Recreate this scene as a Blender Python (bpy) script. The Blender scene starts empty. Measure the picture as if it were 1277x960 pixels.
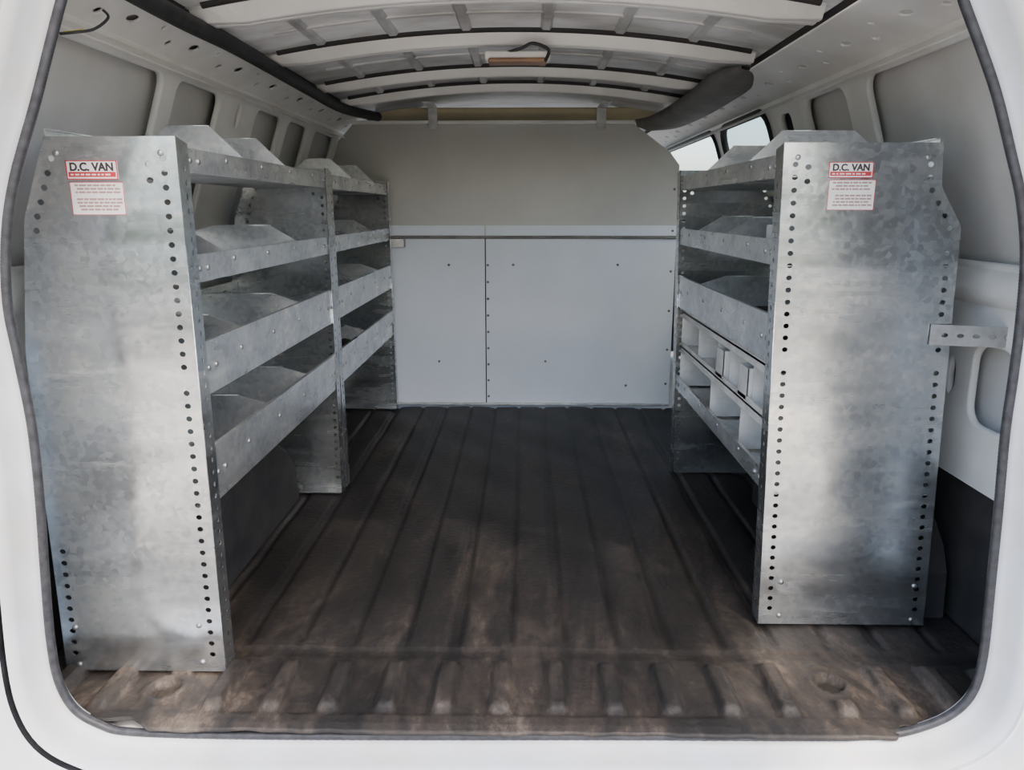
import bpy, bmesh, math, random
from mathutils import Vector, Matrix
random.seed(3)
sc=bpy.context.scene
F=941.0; PITCH=math.atan(218/941.0); YAW=math.atan(16.5/941.0); CX,CZ=0.0,1.0
sp,cp=math.sin(PITCH),math.cos(PITCH)
def P(u,v,Y):
    dx=(u-638.5)/F; dz=-(v-480)/F
    y=cp+dz*sp; z=-sp+dz*cp; x=dx
    c,s=math.cos(YAW),math.sin(YAW)   # yaw to the left
    X=x*c-y*s; Yy=x*s+y*c
    k=Y/Yy
    return Vector((X*k,Y,1+z*k))
# ---------------------------------------------------------------- materials
def newmat(name):
    m=bpy.data.materials.new(name); m.use_nodes=True
    nt=m.node_tree; b=nt.nodes['Principled BSDF']; return m,nt,b
def ramp(nt,stops):
    r=nt.nodes.new('ShaderNodeValToRGB')
    cr=r.color_ramp
    while len(cr.elements)<len(stops): cr.elements.new(0.5)
    for e,(p,c) in zip(cr.elements,stops):
        e.position=p; e.color=(*c,1)
    return r
def noise(nt,scale,detail=4,vec=None,rough=.55,stretch=None,dist=0):
    n=nt.nodes.new('ShaderNodeTexNoise'); n.inputs['Scale'].default_value=scale
    n.inputs['Detail'].default_value=detail; n.inputs['Roughness'].default_value=rough; n.inputs['Distortion'].default_value=dist
    tc=nt.nodes.new('ShaderNodeTexCoord'); mp=nt.nodes.new('ShaderNodeMapping')
    if stretch: mp.inputs['Scale'].default_value=stretch
    nt.links.new(tc.outputs['Object'],mp.inputs['Vector']); nt.links.new(mp.outputs['Vector'],n.inputs['Vector'])
    return n
def simple(name,c1,c2=None,rough=.5,metal=0,scale=6,stretch=None,lo=.35,hi=.65,bump=0,bscale=200,rr=None):
    m,nt,b=newmat(name)
    c2=c2 or c1
    n=noise(nt,scale,6,stretch=stretch); r=ramp(nt,[(lo,c1),(hi,c2)])
    nt.links.new(n.outputs['Fac'],r.inputs['Fac']); nt.links.new(r.outputs['Color'],b.inputs['Base Color'])
    b.inputs['Roughness'].default_value=rough; b.inputs['Metallic'].default_value=metal
    if bump:
        n2=noise(nt,bscale,3); bp=nt.nodes.new('ShaderNodeBump'); bp.inputs['Strength'].default_value=bump; bp.inputs['Distance'].default_value=.003
        nt.links.new(n2.outputs['Fac'],bp.inputs['Height']); nt.links.new(bp.outputs['Normal'],b.inputs['Normal'])
    return m
def galvmat(name,base=.62,rough=(.28,.5),metal=.85,contrast=1.0,scl=2.6):
    m,nt,b=newmat(name)
    tc=nt.nodes.new('ShaderNodeTexCoord')
    vo=nt.nodes.new('ShaderNodeTexVoronoi'); vo.inputs['Scale'].default_value=80
    nt.links.new(tc.outputs['Object'],vo.inputs['Vector'])
    bw=nt.nodes.new('ShaderNodeRGBToBW'); nt.links.new(vo.outputs['Color'],bw.inputs[0])
    n=noise(nt,scl,9,stretch=(1,1,1.5),rough=.6,dist=.6); n2=noise(nt,2.2,5,stretch=(1,1,7))
    ad=nt.nodes.new('ShaderNodeMath'); ad.operation='MULTIPLY_ADD'; ad.inputs[1].default_value=.20
    nt.links.new(bw.outputs[0],ad.inputs[0]); nt.links.new(n.outputs['Fac'],ad.inputs[2])
    k=lambda a:1+(a-1)*contrast
    r=ramp(nt,[(.38,(base*k(.55),base*k(.58),base*k(.60))),(.56,(base*k(.88),base*k(.92),base*k(.94))),(.68,(base*1.03,base*1.05,base*1.04)),(.84,(base*1.33,base*1.32,base*1.26))])
    nt.links.new(ad.outputs[0],r.inputs['Fac'])
    n6=noise(nt,5,10,stretch=(.6,.6,3.2),rough=.72,dist=1.2)
    sc2=ramp(nt,[(.56,(0,0,0)),(.74,(1,1,1))]); nt.links.new(n6.outputs['Fac'],sc2.inputs['Fac'])
    mx=nt.nodes.new('ShaderNodeMix'); mx.data_type='RGBA'
    sm=nt.nodes.new('ShaderNodeMath'); sm.operation='MULTIPLY'; sm.inputs[1].default_value=.6; nt.links.new(sc2.outputs['Color'],sm.inputs[0])
    nt.links.new(sm.outputs[0],mx.inputs[0]); nt.links.new(r.outputs['Color'],mx.inputs[6]); mx.inputs[7].default_value=(.74,.74,.72,1)
    nt.links.new(mx.outputs[2],b.inputs['Base Color'])
    mm=nt.nodes.new('ShaderNodeMath'); mm.operation='MULTIPLY_ADD'; mm.inputs[1].default_value=-.35; mm.inputs[2].default_value=metal
    nt.links.new(sm.outputs[0],mm.inputs[0]); nt.links.new(mm.outputs[0],b.inputs['Metallic'])
    mr=nt.nodes.new('ShaderNodeMapRange'); mr.inputs[1].default_value=.35; mr.inputs[2].default_value=.65
    mr.inputs[3].default_value=rough[0]; mr.inputs[4].default_value=rough[1]
    nt.links.new(n2.outputs['Fac'],mr.inputs[0]); nt.links.new(mr.outputs[0],b.inputs['Roughness'])
    bp=nt.nodes.new('ShaderNodeBump'); bp.inputs['Strength'].default_value=.4; bp.inputs['Distance'].default_value=.008
    n4=noise(nt,3.2,3); nt.links.new(n4.outputs['Fac'],bp.inputs['Height']); nt.links.new(bp.outputs['Normal'],b.inputs['Normal'])
    return m
GALV=galvmat('galvanised_steel',base=.62,rough=(.18,.32),metal=.95)
GALV2=galvmat('galvanised_tray',base=.74,rough=(.24,.40),metal=.85,contrast=.7,scl=7)
WHITE=simple('white_van_paint',(.82,.82,.80),(.70,.69,.66),rough=.3,scale=5)
BODY=simple('white_body_paint',(.84,.85,.87),(.74,.70,.63),rough=.28,scale=7,lo=.4,hi=.8)
ROOF=simple('roof_panel_grey',(.58,.58,.58),(.34,.335,.32),rough=.35,scale=3.5,stretch=(1,2,1),metal=.15,lo=.40,hi=.62)
WALLP=simple('wall_panel_paint',(.62,.62,.61),(.53,.52,.50),rough=.35,scale=4)
BH_UP=simple('partition_upper_shaded',(.52,.515,.49),(.46,.455,.43),rough=.33,scale=3)  # overhead shadow on the upper panel is put into this greyer colour
BH_LO=simple('partition_lower_paint',(.80,.85,.92),(.74,.79,.86),rough=.18,scale=3)
RUB=simple('black_rubber',(.012,.012,.014),(.03,.03,.032),rough=.6,scale=30)
SEAL=simple('weatherstrip_rubber',(.02,.02,.023),(.045,.045,.05),rough=.5,scale=60)
DARK=simple('dark_plastic',(.016,.016,.018),(.035,.032,.03),rough=.75,scale=10)
DGREY=simple('grey_trim',(.13,.125,.12),(.20,.19,.18),rough=.6,scale=10)
LAB=simple('label_white',(.85,.82,.80),(.78,.74,.72),rough=.5,scale=20)
RED=simple('label_red',(.55,.03,.04),(.45,.03,.04),rough=.5)
INK=simple('label_ink',(.03,.02,.02),(.04,.03,.03),rough=.6)
INKG=simple('label_small_print',(.40,.24,.22),(.35,.24,.22),rough=.6)
BINW=simple('white_plastic',(.76,.76,.73),(.56,.55,.52),rough=.45,scale=12)
BRONZE=simple('lamp_amber_plastic',(.30,.17,.09),(.20,.11,.07),rough=.35)
CREAM=simple('cream_header_trim',(.60,.50,.30),(.50,.42,.27),rough=.6)
YEL=simple('yellow_connector',(.6,.5,.05),rough=.5)
STEELDK=simple('bolt_steel',(.35,.35,.36),(.5,.5,.5),rough=.35,metal=.9)
GRND=simple('asphalt_shaded',(.07,.07,.07),(.11,.105,.10),rough=.9,scale=3)  # shade on the ground behind the van is painted into this dark tone
CONC=simple('concrete',(.54,.50,.44),(.42,.39,.35),rough=.9,scale=2)
STUCCO=simple('grey_stucco',(.30,.31,.32),(.24,.25,.26),rough=.9,scale=1.2)
STAIN=simple('worn_partition_trim',(.35,.35,.34),(.55,.55,.54),rough=.4,metal=.5,scale=20)
BARK=simple('bark',(.10,.07,.05),(.16,.12,.09),rough=.9,scale=20)
LEAF=simple('leaf_green',(.06,.12,.03),(.12,.20,.05),rough=.5,scale=9)
def matmat():
    m,nt,b=newmat('rubber_floor_mat')
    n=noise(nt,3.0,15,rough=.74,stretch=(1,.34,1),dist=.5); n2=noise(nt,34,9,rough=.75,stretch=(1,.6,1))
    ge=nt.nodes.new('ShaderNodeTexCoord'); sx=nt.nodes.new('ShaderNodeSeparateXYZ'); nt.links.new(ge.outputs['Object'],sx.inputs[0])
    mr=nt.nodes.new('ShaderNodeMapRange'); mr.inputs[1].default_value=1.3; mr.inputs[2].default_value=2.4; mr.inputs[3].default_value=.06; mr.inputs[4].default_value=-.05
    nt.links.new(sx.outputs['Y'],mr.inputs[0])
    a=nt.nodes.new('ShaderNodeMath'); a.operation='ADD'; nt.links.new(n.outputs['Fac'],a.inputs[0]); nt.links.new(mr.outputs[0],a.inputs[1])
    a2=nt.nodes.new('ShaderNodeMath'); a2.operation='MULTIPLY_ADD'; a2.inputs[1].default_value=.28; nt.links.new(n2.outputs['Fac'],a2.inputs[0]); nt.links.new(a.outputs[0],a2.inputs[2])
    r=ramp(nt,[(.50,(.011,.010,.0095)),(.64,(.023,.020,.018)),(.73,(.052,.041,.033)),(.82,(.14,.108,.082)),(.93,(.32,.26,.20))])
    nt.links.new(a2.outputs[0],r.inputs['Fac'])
    z=nt.nodes.new('ShaderNodeMapRange'); z.inputs[1].default_value=-.010; z.inputs[2].default_value=0.0; z.inputs[3].default_value=.5; z.inputs[4].default_value=1  # groove shade painted into the colour, darker with depth
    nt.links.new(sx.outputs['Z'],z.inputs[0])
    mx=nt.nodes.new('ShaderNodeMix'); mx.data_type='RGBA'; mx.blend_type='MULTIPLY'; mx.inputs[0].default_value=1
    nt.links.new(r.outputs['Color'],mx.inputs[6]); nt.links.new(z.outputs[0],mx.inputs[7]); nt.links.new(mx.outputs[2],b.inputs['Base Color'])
    b.inputs['Roughness'].default_value=.58; b.inputs['Specular IOR Level'].default_value=.35
    bp=nt.nodes.new('ShaderNodeBump'); bp.inputs['Strength'].default_value=.6; bp.inputs['Distance'].default_value=.004
    n5=noise(nt,60,6); nt.links.new(n5.outputs['Fac'],bp.inputs['Height']); nt.links.new(bp.outputs['Normal'],b.inputs['Normal'])
    return m
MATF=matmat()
# ---------------------------------------------------------------- helpers
def empty(name):
    e=bpy.data.objects.new(name,None); sc.collection.objects.link(e); return e
def link(name,me,mat,parent=None,smooth=False,bevel=0):
    o=bpy.data.objects.new(name,me); sc.collection.objects.link(o)
    if mat: me.materials.clear(); me.materials.append(mat)
    if parent: o.parent=parent
    if smooth:
        for p in me.polygons: p.use_smooth=True
    if bevel:
        md=o.modifiers.new('b','BEVEL'); md.width=bevel; md.segments=3; md.limit_method='ANGLE'
    return o
def mesh(name,vs,fs,mat,parent=None,smooth=False,bevel=0):
    me=bpy.data.meshes.new(name); me.from_pydata([tuple(v) for v in vs],[],fs); me.update()
    return link(name,me,mat,parent,smooth,bevel)
def boxes(name,lst,mat,parent=None,bevel=0):
    vs=[];fs=[]
    for (x0,x1,y0,y1,z0,z1) in lst:
        k=len(vs)
        vs+=[(x0,y0,z0),(x1,y0,z0),(x1,y1,z0),(x0,y1,z0),(x0,y0,z1),(x1,y0,z1),(x1,y1,z1),(x0,y1,z1)]
        fs+=[tuple(k+i for i in f) for f in [(0,3,2,1),(4,5,6,7),(0,1,5,4),(1,2,6,5),(2,3,7,6),(3,0,4,7)]]
    return mesh(name,vs,fs,mat,parent,bevel=bevel)
def ell(cx,cy,rx,ry,n=12):
    return [(cx+rx*math.cos(2*math.pi*i/n),cy+ry*math.sin(2*math.pi*i/n)) for i in range(n)]
def rrect(x0,x1,y0,y1,r,n=5):
    pts=[]
    for cx,cy,a in [(x1-r,y1-r,0),(x0+r,y1-r,90),(x0+r,y0+r,180),(x1-r,y0+r,270)]:
        for i in range(n+1):
            t=math.radians(a+90*i/n); pts.append((cx+r*math.cos(t),cy+r*math.sin(t)))
    return pts
def sheet(name,outer,holes,th,M,mat,parent=None,bevel=0):
    cu=bpy.data.curves.new(name,'CURVE'); cu.dimensions='2D'; cu.fill_mode='BOTH'; cu.extrude=th/2; cu.bevel_depth=bevel; cu.bevel_resolution=1
    for pts in [outer]+holes:
        s=cu.splines.new('POLY'); s.points.add(len(pts)-1); s.use_cyclic_u=True
        for p,(a,b) in zip(s.points,pts): p.co=(a,b,0,1)
    ob=bpy.data.objects.new('t',cu); sc.collection.objects.link(ob)
    dg=bpy.context.evaluated_depsgraph_get(); me=bpy.data.meshes.new_from_object(ob.evaluated_get(dg))
    bpy.data.objects.remove(ob); me.transform(M); me.name=name
    return link(name,me,mat,parent)
def frameM(o,ax,ay):
    ax=Vector(ax).normalized(); ay=Vector(ay).normalized(); az=ax.cross(ay)
    M=Matrix.Identity(4)
    for i,c in enumerate((ax,ay,az,Vector(o))):
        for j in range(3): M[j][i]=c[j]
    return M
def tube(name,pts,r,mat,parent=None,cyc=False,res=3):
    cu=bpy.data.curves.new(name,'CURVE'); cu.dimensions='3D'; cu.bevel_depth=r; cu.bevel_resolution=res; cu.use_fill_caps=True
    s=cu.splines.new('POLY'); s.points.add(len(pts)-1); s.use_cyclic_u=cyc
    for p,c in zip(s.points,pts): p.co=(*c,1)
    ob=bpy.data.objects.new('t',cu); sc.collection.objects.link(ob)
    dg=bpy.context.evaluated_depsgraph_get(); me=bpy.data.meshes.new_from_object(ob.evaluated_get(dg))
    bpy.data.objects.remove(ob); return link(name,me,mat,parent,smooth=True)
def smoothpts(pts,n=6,cyc=False):
    out=[];N=len(pts)
    rng=range(N if cyc else N-1)
    g=lambda i: pts[i%N] if cyc else pts[max(0,min(N-1,i))]
    for i in rng:
        p0,p1,p2,p3=[Vector(g(i+k)) for k in (-1,0,1,2)]
        for j in range(n):
            t=j/n
            out.append(.5*((2*p1)+(p2-p0)*t+(2*p0-5*p1+4*p2-p3)*t*t+(3*p1-p0-3*p2+p3)*t**3))
    if not cyc: out.append(Vector(pts[-1]))
    return out
def bolts(name,lst,mat,parent,r=.008):
    bm=bmesh.new()
    for (p,nrm) in lst:
        q=Vector((0,0,1)).rotation_difference(Vector(nrm)).to_matrix().to_4x4()
        M=Matrix.Translation(Vector(p))@q@Matrix.Diagonal((1,1,.5,1))
        bmesh.ops.create_uvsphere(bm,u_segments=10,v_segments=6,radius=r,matrix=M)
    me=bpy.data.meshes.new(name); bm.to_mesh(me); bm.free(); return link(name,me,mat,parent,smooth=True)
# ---------------------------------------------------------------- shell
YB=3.85
LX=[(-1.09,-.02),(-1.10,.83),(-.91,1.375),(-.80,1.44)]
RX=[(1.09,-.02),(1.08,.83),(.90,1.385),(.72,1.44)]
def roofz(x): return 1.535-.075*((x+.04)/.78)**2
def wall(side):
    prof=LX if side<0 else RX
    nm='wall_left' if side<0 else 'wall_right'
    E=empty(nm)
    o=.035*side
    y0,y1=1.31,5.4
    def skin(pr,ya,yb,n,mat):
        vs=[];fs=[]
        for (x,z) in pr: vs+=[(x+o,ya,z),(x+o,yb,z)]
        for i in range(len(pr)-1): fs.append((2*i,2*i+1,2*i+3,2*i+2))
        ob=mesh(n,vs,fs,mat,E); md=ob.modifiers.new('s','SOLIDIFY'); md.thickness=.01; return ob
    if side<0: skin(prof,y0,y1,'outer_skin',WALLP)
    else:
        skin(prof,y0,2.96,'outer_skin',WALLP); skin(prof[:2],2.96,y1,'outer_skin_lower',WALLP); 
        skin(prof[2:],2.96,y1,'outer_skin_upper',WALLP)
    (xa,za),(xb,zb)=prof[1],prof[2]
    L=math.hypot(xb-xa,zb-za)
    M=frameM((xa,0,za),(0,1,0),(xb-xa,0,zb-za))
    if side<0:
        wins=[(1.38,2.03),(2.10,2.40),(2.70,2.98),(3.05,3.33),(3.42,3.78)]
        outer=[(1.32,0),(5.3,0),(5.3,L),(1.32,L)]
        holes=[rrect(a,b,.05,L-.035,.04) for a,b in wins]+[rrect(4.0,5.1,.05,L-.05,.06)]
        holes+=[ell(2.55,L-.08,.02,.045),ell(2.5,L-.2,.012,.012),ell(2.6,L-.22,.012,.02)]
    else:
        wins=[(1.38,2.17),(2.30,2.62)]
        outer=[(1.32,0),(5.3,0),(5.3,L),(1.32,L)]
        holes=[rrect(a,b,.05,L-.035,.05) for a,b in wins]+[rrect(3.00,3.68,.12,L-.02,.08),rrect(3.80,5.2,.12,L-.02,.08)]
        holes+=[rrect(2.76,2.87,L-.16,L-.05,.035),ell(2.70,L-.22,.012,.012),ell(2.92,L-.24,.012,.012)]
    sheet('window_frame_panel',outer,holes,.006,M,WHITE,E,bevel=.006)
    yc=2.55 if side<0 else 2.81
    c0=M@Vector((yc,L-.30,-.0)); c1_=M@Vector((yc,L-.02,0))
    mesh('pillar_cavity_shade',[(c0.x+side*.022,yc-.12,c0.z),(c0.x+side*.022,yc+.12,c0.z),(c1_.x+side*.022,yc+.12,c1_.z),(c1_.x+side*.022,yc-.12,c1_.z)],[(0,1,2,3)],DARK,E)  # dark sheet behind the holes stands in for shade inside the pillar
    M2=frameM((xa,0,0),(0,1,0),(prof[1][0]-prof[0][0],0,.85))
    hs=[rrect(1.62,1.78,.50,.70,.05),rrect(2.0,2.4,.45,.72,.06),rrect(2.6,3.1,.2,.72,.06),ell(1.48,.66,.03,.05),ell(1.48,.48,.02,.02),ell(1.86,.6,.02,.05)]
    sheet('lower_inner_panel',[(1.32,.36),(2.5,.36),(2.5,0.1),(5.3,0.1),(5.3,.83),(1.32,.83)],hs,.006,M2,WHITE,E,bevel=.006)
    bx=xa; s=-side
    vs=[];fs=[]
    pr=[(bx,.88),(bx+s*.035,.862),(bx+s*.04,.82),(bx+s*.03,.79),(bx,.78)]
    for (x,z) in pr: vs+=[(x,1.33,z),(x,5.3,z)]
    for i in range(len(pr)-1): fs.append((2*i,2*i+1,2*i+3,2*i+2))
    mesh('belt_rail',vs,fs,WHITE,E,smooth=True)
    (xc,zc)=prof[3]
    L2=math.hypot(xc-xb,zc-zb)
    M3=frameM((xb,0,zb),(0,1,0),(xc-xb,0,zc-zb))
    hh=[]
    y=1.45
    while y<4.6:
        hh.append(ell(y,L2*.5,.024,.014)); hh.append(ell(y+.12,L2*.62,.009,.009)); hh.append(ell(y+.2,L2*.35,.014,.011)); y+=.31
    sheet('roof_side_rail',[(1.31,-.02),(5.3,-.02),(5.3,L2),(1.31,L2)],hh,.003,M3,WHITE,E,bevel=.002)
    up=.022
    mesh('rail_cavity_shade',[(xb,1.31,zb+up),(xb,5.3,zb+up),(xc,5.3,zc+up),(xc,1.31,zc+up)],[(0,1,2,3)],RUB,E)  # black sheet behind the rail holes, painted shade of the hollow rail
    mesh('rail_lip',[(xb,1.32,zb-.01),(xb,5.3,zb-.01),(xb+s*.025,5.3,zb-.035),(xb+s*.025,1.32,zb-.035)],[(0,1,2,3)],WHITE,E).modifiers.new('s','SOLIDIFY').thickness=.004
    mesh('rail_return',[(xc,1.31,zc),(xc,5.3,zc),(xc,5.3,1.50),(xc,1.31,1.50)],[(0,1,2,3)],DARK,E)
    boxes('lower_liner',[(min(bx+o*.6,bx+.0),max(bx+o*.6,bx+.0),1.345,2.5,-.02,.36)],DARK,E)
    vs=[];fs=[];n=14
    xin=side*.80; xo=side*1.05
    yc=2.12; R=.39
    for i in range(n+1):
        a=math.pi*i/n
        yy=yc-R*math.cos(a); zz=.30*math.sin(a)**.6
        for x,dz in [(xin,-.0),(xin+side*.03,.03 if 0<i<n else 0),(xo,.03 if 0<i<n else 0)]:
            vs.append((x,yy,max(0.004,zz+dz-.03) if x==xin else max(0.004,zz)))
    for i in range(n):
        for j in range(2): fs.append((i*3+j,i*3+j+1,(i+1)*3+j+1,(i+1)*3+j))
    fs.append(tuple(i*3 for i in range(n+1)))
    mesh('wheel_housing',vs,fs,DARK,E)
    return E
wl=wall(-1); wr=wall(1)
for a,b_ in [(3.00,3.68),(3.80,5.2)]:
    M=frameM((1.075,0,.83),(0,1,0),(-.18,0,.555))
    pts=[M@Vector((p[0],p[1],0)) for p in rrect(a,b_,.12,.583-.02,.08)]
    tube('window_gasket',pts,.016,RUB,wr,cyc=True)
m,nt,b=newmat('tinted_glass'); b.inputs['Base Color'].default_value=(.55,.6,.6,1); b.inputs['Transmission Weight'].default_value=1; b.inputs['Roughness'].default_value=.05; b.inputs['IOR'].default_value=1.05
sheet('window_glass',rrect(2.99,3.70,.10,.575,.05),[],.004,frameM((1.10,0,.83),(0,1,0),(-.18,0,.555)),m,wr)
# ceiling
CE=empty('ceiling')
vs=[];fs=[];NX=40
ys=[1.30,5.4]
for y in ys:
    for i in range(NX+1):
        x=-.86+1.66*i/NX; vs.append((x,y,roofz(x)))
for i in range(NX): fs.append((i,i+1,NX+1+i+1,NX+1+i))
ro=mesh('roof_skin',vs,fs,ROOF,CE,smooth=True); md=ro.modifiers.new('s','SOLIDIFY'); md.thickness=.012; md.offset=1
mesh('roof_edge_outer',[(-1.2,1.29,1.3),(-1.2,5.4,1.3),(-.80,5.4,1.56),(-.80,1.29,1.56),(1.2,1.29,1.3),(1.2,2.9,1.3),(.72,2.9,1.56),(.72,1.29,1.56),(1.0,2.9,1.41),(1.0,5.4,1.41),(.72,5.4,1.56)],[(0,1,2,3),(4,5,6,7),(8,9,10,6)],BODY,CE)
def rib(y,w,drop,mat=WHITE,name='roof_bow'):
    prof=[(-w*.5-.02,.0),(-w*.5,.004),(-w*.5+.014,-drop),(-.006,-drop),(0,-drop+.004),(.006,-drop),(w*.5-.014,-drop),(w*.5,.004),(w*.5+.02,.0)]
    vs=[];fs=[];n=36;k=len(prof)
    for i in range(n+1):
        x=-.80+1.50*i/n; e=min(1,min(i,n-i)/3)
        for (dy,dz) in prof: vs.append((x,y+dy*(1+.35*(1-e)),roofz(x)-.004+dz*(.6+.4*e)))
    for i in range(n):
        for j in range(k-1): fs.append((i*k+j,i*k+j+1,(i+1)*k+j+1,(i+1)*k+j))
    o=mesh(name,vs,fs,mat,CE); md=o.modifiers.new('b','BEVEL'); md.width=.004; md.segments=2; md.angle_limit=.6
for y,w,d in [(1.98,.075,.04),(2.52,.06,.035),(3.08,.045,.032),(3.46,.045,.032),(1.42,.10,.05)]: rib(y,w,d)
for y,w in [(1.98,.085),(2.52,.065),(3.08,.05),(3.46,.05)]:
    for sgn in (-1,1):
        pts=[Vector((-.76+1.44*i/30,y+sgn*(w/2+.030),roofz(-.76+1.44*i/30)-.002)) for i in range(31)]
        tube('roof_sealant',pts,.010,DARK,CE)
for x in [-.62,-.40,-.18,.06,.28,.50]:
    for (ya,yb) in [(1.50,1.90),(2.06,2.44),(2.60,3.02),(3.14,3.40)]:
        p=[(-.018,0),(-.010,-.008),(.010,-.008),(.018,0)]
        vs=[(x+a,yy,roofz(x+a)+b2-.001) for yy in (ya,yb) for a,b2 in p]
        fs=[(0,1,5,4),(1,2,6,5),(2,3,7,6),(0,3,2,1),(4,5,6,7)]
        mesh('roof_swage',vs,fs,ROOF,CE)
for (ya,yb) in [(1.50,1.90),(2.06,2.44),(2.60,3.02)]:
    pts=[Vector((-.70+1.32*i/20,(ya+yb)/2,roofz(-.70+1.32*i/20)-.002)) for i in range(21)]
    tube('roof_cross_crease',pts,.006,ROOF,CE)
tube('wiring_loom',smoothpts([(-.785,1.35,1.425),(-.78,1.8,1.42),(-.785,2.2,1.43),(-.775,2.8,1.42),(-.785,3.4,1.425),(-.7,3.75,1.43)]),.021,RUB,CE)
tube('wiring_harness',smoothpts([P(75,42,1.42),P(95,40,1.42),P(118,36,1.45),P(135,22,1.5),P(128,12,1.5)]),.0025,RUB,CE)
tube('harness_connector',[P(80,41,1.42),P(92,40,1.42),P(104,38,1.43)],.003,YEL,CE)
DL=empty('dome_lamp')
pA=P(605,76,2.46);pB=P(686,72,2.46)
boxes('lamp_body',[(pA.x,pB.x,2.44,2.50,1.442,1.468)],LAB,DL,bevel=.006)
boxes('lamp_lens',[(pA.x+.01,pB.x-.01,2.432,2.495,1.434,1.448)],BRONZE,DL,bevel=.006)
tube('lamp_wire',smoothpts([P(625,68,2.45),P(650,60,2.44),P(665,54,2.44),P(684,62,2.44),P(680,76,2.43)]),.005,RUB,DL)
D=smoothpts([(.71,2.60,1.445),(.705,2.7,1.435),(.70,2.95,1.415),(.68,3.3,1.40),(.65,3.65,1.395),(.60,3.78,1.395)],5)
vs=[];fs=[]
for i,p in enumerate(D):
    e=min(1,.25+i/10)*.82
    for dx,dz in [(-.10,.03),(-.09,-.01),(-.02,-.035),(.07,-.03),(.12,.0),(.10,.05)]: vs.append((p.x+dx*e,p.y,p.z+dz*e))
for i in range(len(D)-1):
    for j in range(6): fs.append((i*6+j,i*6+(j+1)%6,(i+1)*6+(j+1)%6,(i+1)*6+j))
fs.append(tuple(range(6))); 
mesh('overhead_air_duct',vs,fs,DGREY,CE,smooth=True)
boxes('cab_header_trim',[(-.75,.68,3.98,4.05,1.425,1.50)],CREAM,CE,bevel=.01)
boxes('wall_front',[(-1.1,1.1,5.42,5.48,0,.9)],DARK)
boxes('dashboard',[(-1.0,1.0,4.95,5.25,.6,.88)],DARK,bevel=.04)
# ---------------------------------------------------------------- floor mat
def hfun(x,y):
    h=0
    if y>1.58:
        t=((x+.03)/.125)%1.0; d=abs(t-.5)*.125
        h=-.008*(1-max(0,min(1,(.0605-d)/.012)))
        q=((x+.03-.045)/.125)%1.0; dq=abs(q-.5)*.125
        if int((x+.03)//.125)%2==0: h-=.005*max(0,1-dq/.008)
        h*=min(1,(y-1.58)/.04)
    elif y<1.545:
        t=((x-.01)/.118)%1.0; d=abs(t-.5)*.118
        e=min(1,max(0,(1.53-y)/.03))*min(1,max(0,(y-1.335)/.02))
        h=.021*max(0,min(1,(.026-d)/.011))*e-.001
    else: h=-.004
    for cx,cy in [(-.765,1.41),(.66,1.45)]:
        r=math.hypot(x-cx,y-cy)
        if r<.075: h=h*max(0,(r-.055)/.02)+(-.012 if r<.03 else 0)+(.006 if .03<r<.05 else 0)
    h+=.003*math.sin(x*7+y*5)*math.sin(y*9-x*3)+.0015*math.sin(x*23+y*17)
    return h
xs=[-1.09+i*.0062 for i in range(int(2.165/.0062)+1)]
ysf=[]
y=1.286
while y<1.64: ysf.append(y); y+=.008
while y<3.84: ysf.append(y); y+=.04
vs=[];fs=[]
n=len(xs)
for j,y in enumerate(ysf):
    for x in xs:
        front=1.288+.003*math.sin(x*9)+.002*math.sin(x*31)+.0015*math.sin(x*77)
        if x<-.74: front+=min(.03,(-.74-x)*.6)
        if x>.73: front+=min(.03,(x-.73)*2)
        yy=max(y,front)
        z=hfun(x,yy)
        if yy<1.335: z=max(z,.006)*1.0
        if j<2 and abs(x)<.75: z-=.004
        vs.append((x,yy,z))
for j in range(len(ysf)-1):
    for i in range(n-1): fs.append((j*n+i,j*n+i+1,(j+1)*n+i+1,(j+1)*n+i))
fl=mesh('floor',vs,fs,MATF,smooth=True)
md=fl.modifiers.new('s','SOLIDIFY'); md.thickness=.008; md.offset=-1
boxes('floor_pan',[(-1.12,1.12,1.32,5.4,-.06,-.03)],WHITE,fl)
# ---------------------------------------------------------------- door opening frame
pix=[(120,-100),(92,-60),(75,0),(62,50),(42,130),(16,225),(6,300),(8,380),(22,450),(38,530),(48,620),(55,720),(62,800),(72,850),(92,885),(125,905),(165,914),(300,918),(500,919),(750,919),(1000,920),(1100,918),(1150,908),(1190,890),(1215,862),(1228,815),(1238,720),(1246,640),(1255,540),(1265,470),(1274,400),(1280,320),(1275,250),(1262,190),(1245,120),(1225,60),(1203,0),(1185,-60),(1155,-100),(1000,-112),(640,-118),(300,-112)]
op=smoothpts([P(u,v,1.30) for u,v in pix],5,cyc=True)
N=len(op); cen=Vector((0,1.3,.6))
nr=[]
for i in range(N):
    t=(op[(i+2)%N]-op[(i-2)%N]).normalized(); nn=Vector((t.z,0,-t.x))
    if nn.dot(op[i]-cen)<0: nn=-nn
    nr.append(nn)
def ringmesh(name,rings,mat,parent,smooth=True):
    vs=[];fs=[]
    for d,Y in rings:
        for i in range(N):
            p=op[i]+nr[i]*d
            yy=Y
            if Y==1.25 and d>.03 and (p.x>-.3 or p.z>.8): yy=1.221
            vs.append((p.x,yy,p.z))
    for r in range(len(rings)-1):
        for i in range(N):
            j=(i+1)%N; fs.append((r*N+i,r*N+j,(r+1)*N+j,(r+1)*N+i))
    o=mesh(name,vs,fs,mat,parent,smooth); return o
DF=empty('door_frame')
ringmesh('jamb_inner',[(.16,1.34),(.03,1.335),(.008,1.325),(.004,1.30),(.010,1.288),(.018,1.275),(.021,1.25),(.026,1.235),(.034,1.226)],BODY,DF)
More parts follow.
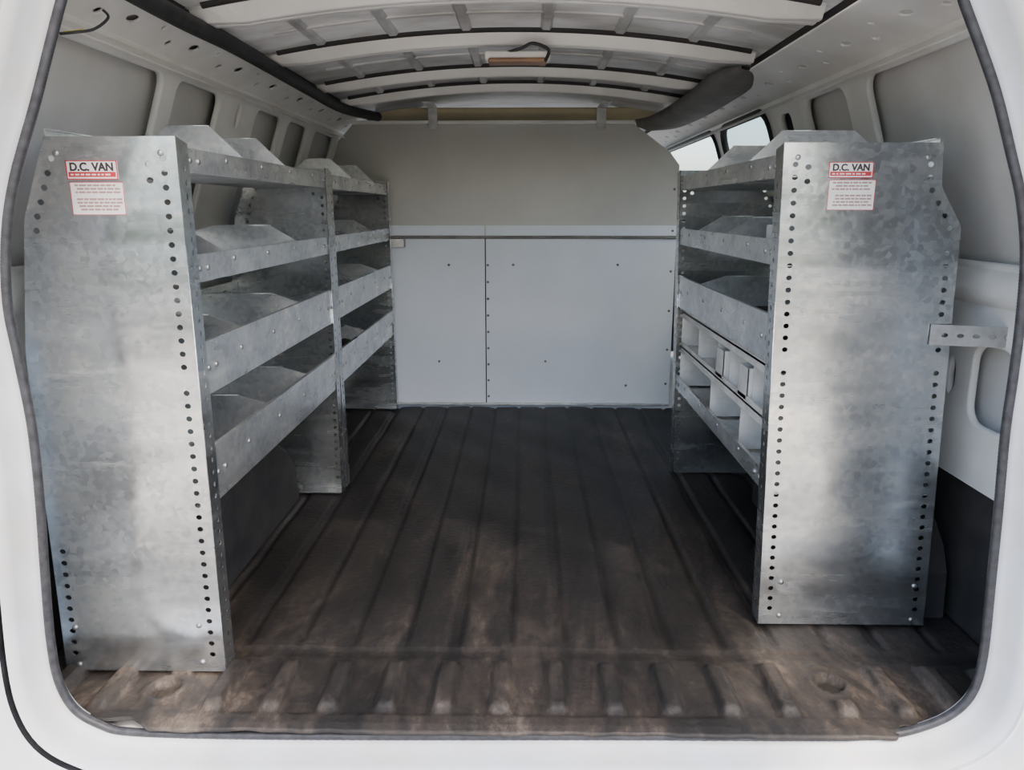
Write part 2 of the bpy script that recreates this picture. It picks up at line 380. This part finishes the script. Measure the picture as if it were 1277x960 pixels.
gp=ringmesh('jamb_gap',[(.034,1.226),(.036,1.25),(.041,1.25),(.042,1.220)],RUB,DF,False)
gp.data.materials.append(BODY)
for p in gp.data.polygons:
    if p.center.x>-.5 or p.center.z>.8: p.material_index=1
ringmesh('outer_body_panel',[(.042,1.220),(.050,1.210),(.08,1.200),(.20,1.195),(.40,1.20)],BODY,DF)
# fine-ribbed weatherstrip
vs=[];fs=[]
dense=smoothpts(op,8,cyc=True); Nd=len(dense)
for i in range(Nd):
    t=(dense[(i+1)%Nd]-dense[i-1]).normalized(); nn=Vector((t.z,0,-t.x))
    rr=.0085*(1.0 if i%2 else .94)
    for k in range(8):
        a=2*math.pi*k/8; q=dense[i]+nn*rr*math.cos(a); vs.append((q.x,1.303+rr*math.sin(a),q.z))
for i in range(Nd):
    for k in range(8):
        j=(i+1)%Nd; fs.append((i*8+k,i*8+(k+1)%8,j*8+(k+1)%8,j*8+k))
mesh('weatherstrip',vs,fs,SEAL,DF,smooth=True)
BU=empty('rear_bumper')
vs=[];fs=[];nb=40
prof=[(1.22,-.075),(1.17,-.075),(1.12,-.07),(1.02,-.075),(.99,-.10),(.985,-.25),(1.02,-.30)]
for i in range(nb+1):
    x=-1.15+2.3*i/nb
    bulge=.012 if abs(x)<.25 else 0
    for (yy,zz) in prof: vs.append((x,yy+.10*(x/1.15)**4,zz+bulge))
k=len(prof)
for i in range(nb):
    for j in range(k-1): fs.append((i*k+j,i*k+j+1,(i+1)*k+j+1,(i+1)*k+j))
mesh('bumper_cover',vs,fs,BODY,BU,smooth=True)
# ---------------------------------------------------------------- partition
BH=empty('partition')
pl=lambda u,v:P(u,v,YB)
XL=-1.06; XR=pl(838,400).x
def XZ(v): return pl(640,v).z
zt=XZ(154); zs=XZ(295)
c1=pl(440,155); c2=pl(403,198); c3=pl(790,154); c4=pl(836,190)
Mx=frameM((0,YB,0),(1,0,0),(0,0,1))
sheet('upper_panel',[(XL,zs),(XR,zs),(XR,c4.z-.06),(c4.x,c4.z),(c3.x,c3.z),(c1.x,c1.z),(c2.x,c2.z),(XL,c2.z-.06)],[],.006,Mx,BH_UP,BH)
xm=pl(606,400).x
Mx2=frameM((0,YB-.006,0),(1,0,0),(0,0,1))
sheet('lower_panel_left',[(XL,.012),(xm-.003,.012),(xm-.003,zs+.055),(XL,zs+.055)],[],.005,Mx2,BH_LO,BH)
sheet('lower_panel_right',[(xm+.003,.012),(XR,.012),(XR,zs+.055),(xm+.003,zs+.055)],[],.005,Mx2,BH_LO,BH)
boxes('seam_backing',[(xm-.01,xm+.01,YB-.004,YB+.01,0.01,zs)],DARK,BH)
boxes('mid_rail',[(XL,XR,YB-.022,YB-.010,zs-.010,zs+.005)],DGREY,BH,bevel=.003)
boxes('top_lip',[(c1.x,c3.x,YB-.03,YB+.003,zt-.004,zt+.012)],WHITE,BH,bevel=.003)
boxes('foot_rail',[(XL,XR,YB-.03,YB-.009,0.004,.016)],STAIN,BH,bevel=.003)
bl=[]
for i in range(9): bl.append(((xm+.012,YB-.010,.05+i*.085),(0,-1,0)))
for i in range(14): bl.append(((XL+.06+i*.13,YB-.024,zs-.003),(0,-1,0)))
for z in [.12,.3,.5,.7,.9,1.1]: bl.append(((XR-.02,YB-.01,z),(0,-1,0)))
for u,v in [(640,330),(770,330),(680,450),(548,450),(780,480),(560,330)]: 
    q=pl(u,v); bl.append(((q.x,YB-.010,q.z),(0,-1,0)))
bolts('rivets',bl,DGREY,BH,r=.0065)
for u in (541,749):
    q=pl(u,150)
    boxes('hanger_bracket',[(q.x-.022,q.x+.022,YB-.045,YB-.036,zt-.03,zt+.07),(q.x-.022,q.x+.022,YB-.25,YB-.036,zt+.064,zt+.07)],STAIN,BH,bevel=.001)
# ---------------------------------------------------------------- shelving
def unit(name,side,y0,y1,a0,a1,wallp,shelves,dhs,divs,H=1.135):
    E=empty(name); s=side
    ax=lambda z:a0+(a1-a0)*z/H
    def wx(z):
        for (z0,x0),(z1,x1) in zip(wallp,wallp[1:]):
            if z<=z1: return x0+(x1-x0)*(z-z0)/(z1-z0)
        return wallp[-1][1]
    prof=[(ax(.008),.008)]+[(x,max(z,.008)) for z,x in wallp]+[(ax(H),H)]
    for nm,Y,fd in (('end_panel_rear',y0,1),('end_panel_fore',y1,-1)):
        hs=[];z=.05;k=0
        while z<H-.03:
            gap = (int(k/8)%3==2 and k%8==7)
            if not gap:
                hs.append(ell(ax(z)+s*.026,z,.0065,.0058,10))
                if not(.30<z<.95 and s<0) : hs.append(ell(wx(z)-s*.024,z,.0065,.0058,10))
            z+=.0268;k+=1
        for dz in (0.05,.02):
            hs.append(ell(ax(H)+s*.055,H-dz-.03,.007,.006,10))
        M=frameM((0,Y,0),(1,0,0),(0,0,1))
        sheet(nm,prof,hs,.002,M,GALV,E)
        fl=.048
        ya,yb=(Y,Y+fl) if fd>0 else (Y-fl,Y)
        hs=[];z=.06;k=0
        while z<H-.05:
            hs.append(ell((ya+yb)/2+.004*fd,z,.005,.0058,8)); z+=.0268
        MF=frameM((ax(0),0,0),(0,1,0),(ax(H)-ax(0),0,H))
        sheet(nm+'_aisle_flange',[(ya,.008),(yb,.008),(yb,H-.01),(ya,H)],hs,.002,MF,GALV,E)
        for (z0,x0),(z1,x1) in zip(wallp,wallp[1:]):
            MF=frameM((x0,0,z0),(0,1,0),(x1-x0,0,z1-z0)); L=math.hypot(x1-x0,z1-z0)
            b0=.009 if z0==0 else 0
            sheet(nm+'_wall_flange',[(ya,b0),(yb,b0),(yb,L),(ya,L)],[],.002,MF,GALV,E)
        f0,f1=(Y+.002,Y+.05) if fd>0 else (Y-.05,Y-.002)
        boxes(nm+'_foot',[(min(ax(0),wx(0))+.004,max(ax(0),wx(0))-.004,f0,f1,.006,.009)],GALV,E)
    bl=[]
    ya,yb=y0+.004,y1-.004
    for si,(zb,zt2) in enumerate(shelves):
        xa=ax(zb)+s*.003; xw=wx(zt2)-s*.006
        t=.002
        vs=[];fs=[]
        prof2=[(xa+s*.008,zt2-.006),(xa+s*.008,zt2),(xa,zt2),(xa,zb),(xw,zb),(xw,zt2+.03),(xw-s*.010,zt2+.03)]
        k=len(prof2)
        for yy in (ya,yb):
            for p in prof2: vs.append((p[0],yy,p[1]))
        for j in range(k-1): fs.append((j,j+1,k+j+1,k+j))
        o=mesh('shelf_tray',vs,fs,GALV2,E); md=o.modifiers.new('s','SOLIDIFY'); md.thickness=t; md.offset=0
        zc=(zb+zt2)/2
        for yy in [y0+.06,y0+.10,y1-.06,y1-.10]: bl.append(((xa-s*.002,yy,zc),(-s,0,0)))
        yy=y0+.25
        while yy<y1-.15: bl.append(((xa-s*.001,yy,zc+.01),(-s,0,0))); yy+=.23
        for dy in divs[si]:
            yd=y0+dy; dh=dhs[si]
            x1=xa+s*.004; x2=xa+s*.085; x3=xw-s*.06; x4=xw-s*.004
            P4=[(x1,zb+.002),(x1,zt2-.002),(x2,zt2+dh),(x3,zt2+dh),(x4,zt2+.03),(x4,zb+.002)]
            sheet('shelf_divider',P4,[],.0016,frameM((0,yd,0),(1,0,0),(0,0,1)),GALV2,E)
            sheet('divider_top_flange',[(x2,yd),(x3,yd),(x3,yd+.012),(x2,yd+.012)],[],.0016,frameM((0,0,zt2+dh),(1,0,0),(0,1,0)),GALV2,E)
            sheet('divider_foot',[(x1,yd),(x4,yd),(x4,yd+.03),(x1,yd+.03)],[],.0016,frameM((0,0,zb+.003),(1,0,0),(0,1,0)),GALV2,E)
    for z in (.03,.12): bl.append(((ax(z)+s*.05,y0-.002,z),(0,-1,0))); bl.append(((wx(z)-s*.03,y0-.002,z-.008),(0,-1,0)))
    for z in (H-.03,):
        bl.append(((ax(z)+s*.03,y0-.002,z),(0,-1,0))); bl.append(((wx(z)-s*.03,y0-.002,z),(0,-1,0)))
    bolts('bolts',bl,STEELDK,E,r=.0062)
    return E,ax,wx
lw=[(0,-1.012),(.72,-1.0),(.98,-.965),(1.135,-.905)]
rw=[(0,.98),(.80,.95),(.965,.945),(1.05,.892),(1.14,.885)]
LS=[(.392,.512),(.625,.735),(.858,.912),(1.072,1.118)]
dhs=[.02,.025,.045,.075]
dv=[[.42,.78],[.28,.75],[.22,.76],[.38,.70]]
U1,axl,wxl=unit('shelving_unit',-1,1.47,2.60,-.657,-.657,lw,LS,dhs,dv)
dv2=[[.5],[.4,.85],[.35,.75],[.4,.85]]
U2,_,_=unit('shelving_unit.001',-1,2.615,3.78,-.655,-.665,lw,LS,dhs,dv2)
RS=[(.345,.392),(.655,.765),(.880,.935),(1.07,1.118)]
dv3=[[],[.8],[.5,.85],[.3,.75]]
U3,axr,wxr=unit('shelving_unit.002',1,1.69,2.84,.577,.550,rw,RS,dhs,dv3,H=1.14)
OR=empty('parts_organizer')
x0,x1=.585,.90
L=[(x0,x1,1.73,2.80,.500,.506),(x0,x0+.004,1.73,2.80,.480,.520),(x0,x1,1.73,2.80,.630,.636),(x0,x0+.004,1.73,2.80,.612,.640),(x1,x1+.004,1.73,2.80,.35,.636),
   (x0,x1,1.73,1.734,.352,.636),(x0,x1,2.796,2.80,.352,.636)]
for yy in (2.02,2.36): L.append((x0+.01,x1,yy,yy+.004,.352,.50))
for yy in (1.93,2.16,2.30,2.56): L.append((x0+.01,x1,yy,yy+.004,.506,.62))
boxes('rack_shell',L,BINW,OR)
L=[]
for yy in (1.95,2.20):
    L+=[(x0+.0,x0+.006,yy,yy+.08,.508,.595),(x0,x0+.22,yy,yy+.004,.508,.595),(x0,x0+.22,yy+.076,yy+.08,.508,.595),(x0,x0+.22,yy,yy+.08,.508,.512)]
boxes('drawer_bins',L,BINW,OR,bevel=.0015)
boxes('white_parts_box',[(.60,.66,1.86,1.93,.883,.965)],BINW,bevel=.003)
tube('cable_bundle',smoothpts([(-.78,3.0,.42),(-.72,3.05,.45),(-.80,3.2,.45),(-.70,3.27,.44),(-.78,3.36,.44),(-.72,3.5,.43)]),.025,DARK)
boxes('tool_case',[(.66,.82,1.95,2.2,.66,.73)],DARK,bevel=.01)
WB=empty('wall_bracket')
hs=[ell(.03+i*.033,.0,.008,.005,10) for i in range(5)]
a=P(1160,418,1.675)
sheet('strap',[(0,-.023),(.17,-.023),(.17,.023),(0,.023)],hs,.003,frameM((.905,1.684,a.z),(1,-.12,-.02),(0,0,1)),STAIN,WB)
boxes('wall_tab',[(1.07,1.073,1.60,1.67,a.z-.03,a.z+.02)],STAIN,WB)
boxes('partition_bracket',[(-.665,-.60,3.795,3.80,.82,.86),(-.605,-.60,3.795,3.83,.82,.86)],STAIN,bevel=.001)
def label(x0,x1,z0,z1,z2,z3,Y,E):
    boxes('label_plate',[(x0,x1,Y-.0022,Y-.0012,z1,z0)],LAB,E)
    h=z0-z1; w=x1-x0
    boxes('label_red_band',[(x0+.004,x1-.004,Y-.0027,Y-.0021,z1+h*.14,z1+h*.40),(x0,x1,Y-.0027,Y-.0021,z0-h*.05,z0),(x0,x1,Y-.0027,Y-.0021,z1,z1+h*.05),(x0,x0+.002,Y-.0027,Y-.0021,z1,z0),(x1-.002,x1,Y-.0027,Y-.0021,z1,z0)],RED,E)
    bars=[];x=x0+.008
    while x<x1-.014:
        l=random.uniform(.004,.011); bars.append((x,x+l,Y-.0031,Y-.0026,z1+h*.22,z1+h*.30)); x+=l+.003
    boxes('label_band_print',bars,LAB,E)
    tx=bpy.data.curves.new('t','FONT'); tx.body='D.C. VAN'; tx.size=h*.58; tx.align_x='CENTER'; tx.extrude=.0003; tx.offset=.0008
    ob=bpy.data.objects.new('t',tx); sc.collection.objects.link(ob)
    dg=bpy.context.evaluated_depsgraph_get(); me=bpy.data.meshes.new_from_object(ob.evaluated_get(dg)); bpy.data.objects.remove(ob)
    me.transform(frameM(((x0+x1)/2,Y-.0026,z1+h*.47),(1,0,0),(0,0,1))@Matrix.Diagonal((.98,1,1,1))); link('label_text',me,INK,E)
    boxes('instruction_plate',[(x0+.003,x1+.008,Y-.0022,Y-.0012,z3,z2)],LAB,E)
    bars=[];h2=z2-z3
    for r in range(8):
        if r==3: continue
        z=z2-h2*(.10+.105*r); x=x0+.010+random.uniform(0,.01)
        while x<x1-.006:
            l=random.uniform(.004,.014); l=min(l,x1+.003-x); bars.append((x,x+l,Y-.0027,Y-.0021,z-.0018,z+.0018)); x+=l+.002
    boxes('instruction_print',bars,INKG,E)
    boxes('instruction_border',[(x0+.003,x1+.008,Y-.0027,Y-.0021,z2-.0012,z2),(x0+.003,x1+.008,Y-.0027,Y-.0021,z3,z3+.0012),(x0+.003,x0+.0042,Y-.0027,Y-.0021,z3,z2),(x1+.0068,x1+.008,Y-.0027,Y-.0021,z3,z2)],RED,E)
g=lambda u,v,Y:P(u,v,Y)
label(g(83,210,1.47).x,g(147,210,1.47).x,g(100,200,1.47).z,g(100,224,1.47).z,g(100,227,1.47).z,g(100,268,1.47).z,1.47,U1)
label(g(1033,210,1.69).x,g(1089,210,1.69).x,g(1050,202,1.69).z,g(1050,222,1.69).z,g(1050,224,1.69).z,g(1050,262,1.69).z,1.69,U3)
# ---------------------------------------------------------------- outside
mesh('ground',[(-30,-30,-.75),(30,-30,-.75),(30,30,-.75),(-30,30,-.75)],[(0,1,2,3)],GRND)
boxes('added_bright_slab',[(-7,7,-5.5,-1.1,-.80,-.745)],CONC)  # unseen pale slab, added to give the steel panels a bright reflection
boxes('added_window_backdrop',[(7,7.3,5,13.5,-.75,4.2),(6.9,7.4,5,13.5,4.2,4.35)],STUCCO)  # made-up building outside the cab windows, added to tone down their brightness
bm=bmesh.new()
for i in range(60):
    x=-14+28*i/59+random.uniform(-.3,.3)
    bmesh.ops.create_icosphere(bm,subdivisions=2,radius=random.uniform(.9,1.5),matrix=Matrix.Translation((x,-14+random.uniform(-.6,.6),random.uniform(-.2,1.4))))
for v_ in bm.verts: v_.co+=Vector((random.uniform(-.1,.1),random.uniform(-.1,.1),random.uniform(-.1,.1)))
me=bpy.data.meshes.new('added_reflection_hedge'); bm.to_mesh(me); bm.free(); link('added_reflection_hedge',me,LEAF)  # unseen hedge, added for a dark horizon in the panel reflections
d=Vector((-.5,1,-1.35)).normalized()
TR=empty('added_dapple_tree')  # unseen tree, added up-sun to break the sunlight into dapples
cc=Vector((-.1,1.6,.5))-d*7.0
bm=bmesh.new()
for i in range(1900):
    r=2.0*random.random()**.4; th=random.uniform(0,6.283); ph=math.acos(random.uniform(-1,1))
    c=cc+Vector((r*math.sin(ph)*math.cos(th),r*math.sin(ph)*math.sin(th),.75*r*math.cos(ph)))
    R=Matrix.Rotation(random.uniform(0,6.28),4,'Z')@Matrix.Rotation(random.uniform(-1,1),4,'X')
    s=random.uniform(.07,.14)
    pts=[(-s,0,0),(-.3*s,.45*s,0),(.5*s,.38*s,0),(s,0,0),(.5*s,-.38*s,0),(-.3*s,-.45*s,0)]
    bm.faces.new([bm.verts.new(c+(R@Vector(p))) for p in pts])
me=bpy.data.meshes.new('foliage'); bm.to_mesh(me); bm.free(); link('foliage',me,LEAF,TR)
base=Vector((cc.x+1.2,-6.6,-.76))
tube('trunk',smoothpts([base,base+Vector((-.1,.2,2)),base+Vector((-.4,1.0,4)),cc+Vector((0,0,-.3))]),.14,BARK,TR)
for k in range(7):
    a=k*.9; tube('branch',smoothpts([cc+Vector((0,0,-.5)),cc+Vector((.6*math.cos(a),.6*math.sin(a),-.1)),cc+Vector((1.5*math.cos(a),1.5*math.sin(a),.4*math.sin(k)))]),.04,BARK,TR)
# ---------------------------------------------------------------- light
w=bpy.data.worlds.new('world'); sc.world=w; w.use_nodes=True; nt=w.node_tree
sk=nt.nodes.new('ShaderNodeTexSky'); sk.sky_type='NISHITA'; sk.sun_disc=False; sk.sun_elevation=math.radians(48); sk.sun_rotation=math.radians(160)
sk.dust_density=3; sk.air_density=1
bg=nt.nodes['Background']; bg.inputs['Strength'].default_value=.72
nt.links.new(sk.outputs['Color'],bg.inputs['Color'])
s=bpy.data.lights.new('sun','SUN'); s.energy=14.0; s.angle=math.radians(1.6); s.color=(1,.89,.75)
so=bpy.data.objects.new('sun',s); sc.collection.objects.link(so)
so.rotation_euler=d.to_track_quat('-Z','Y').to_euler(); so.location=(1,-3,5)
# ---------------------------------------------------------------- camera
cam=bpy.data.cameras.new('camera'); co=bpy.data.objects.new('camera',cam); sc.collection.objects.link(co)
cam.sensor_width=36; cam.lens=36*F/1277; cam.clip_start=.01
co.location=(0,0,1)
co.rotation_euler=(math.pi/2-PITCH,0,YAW)
sc.camera=co
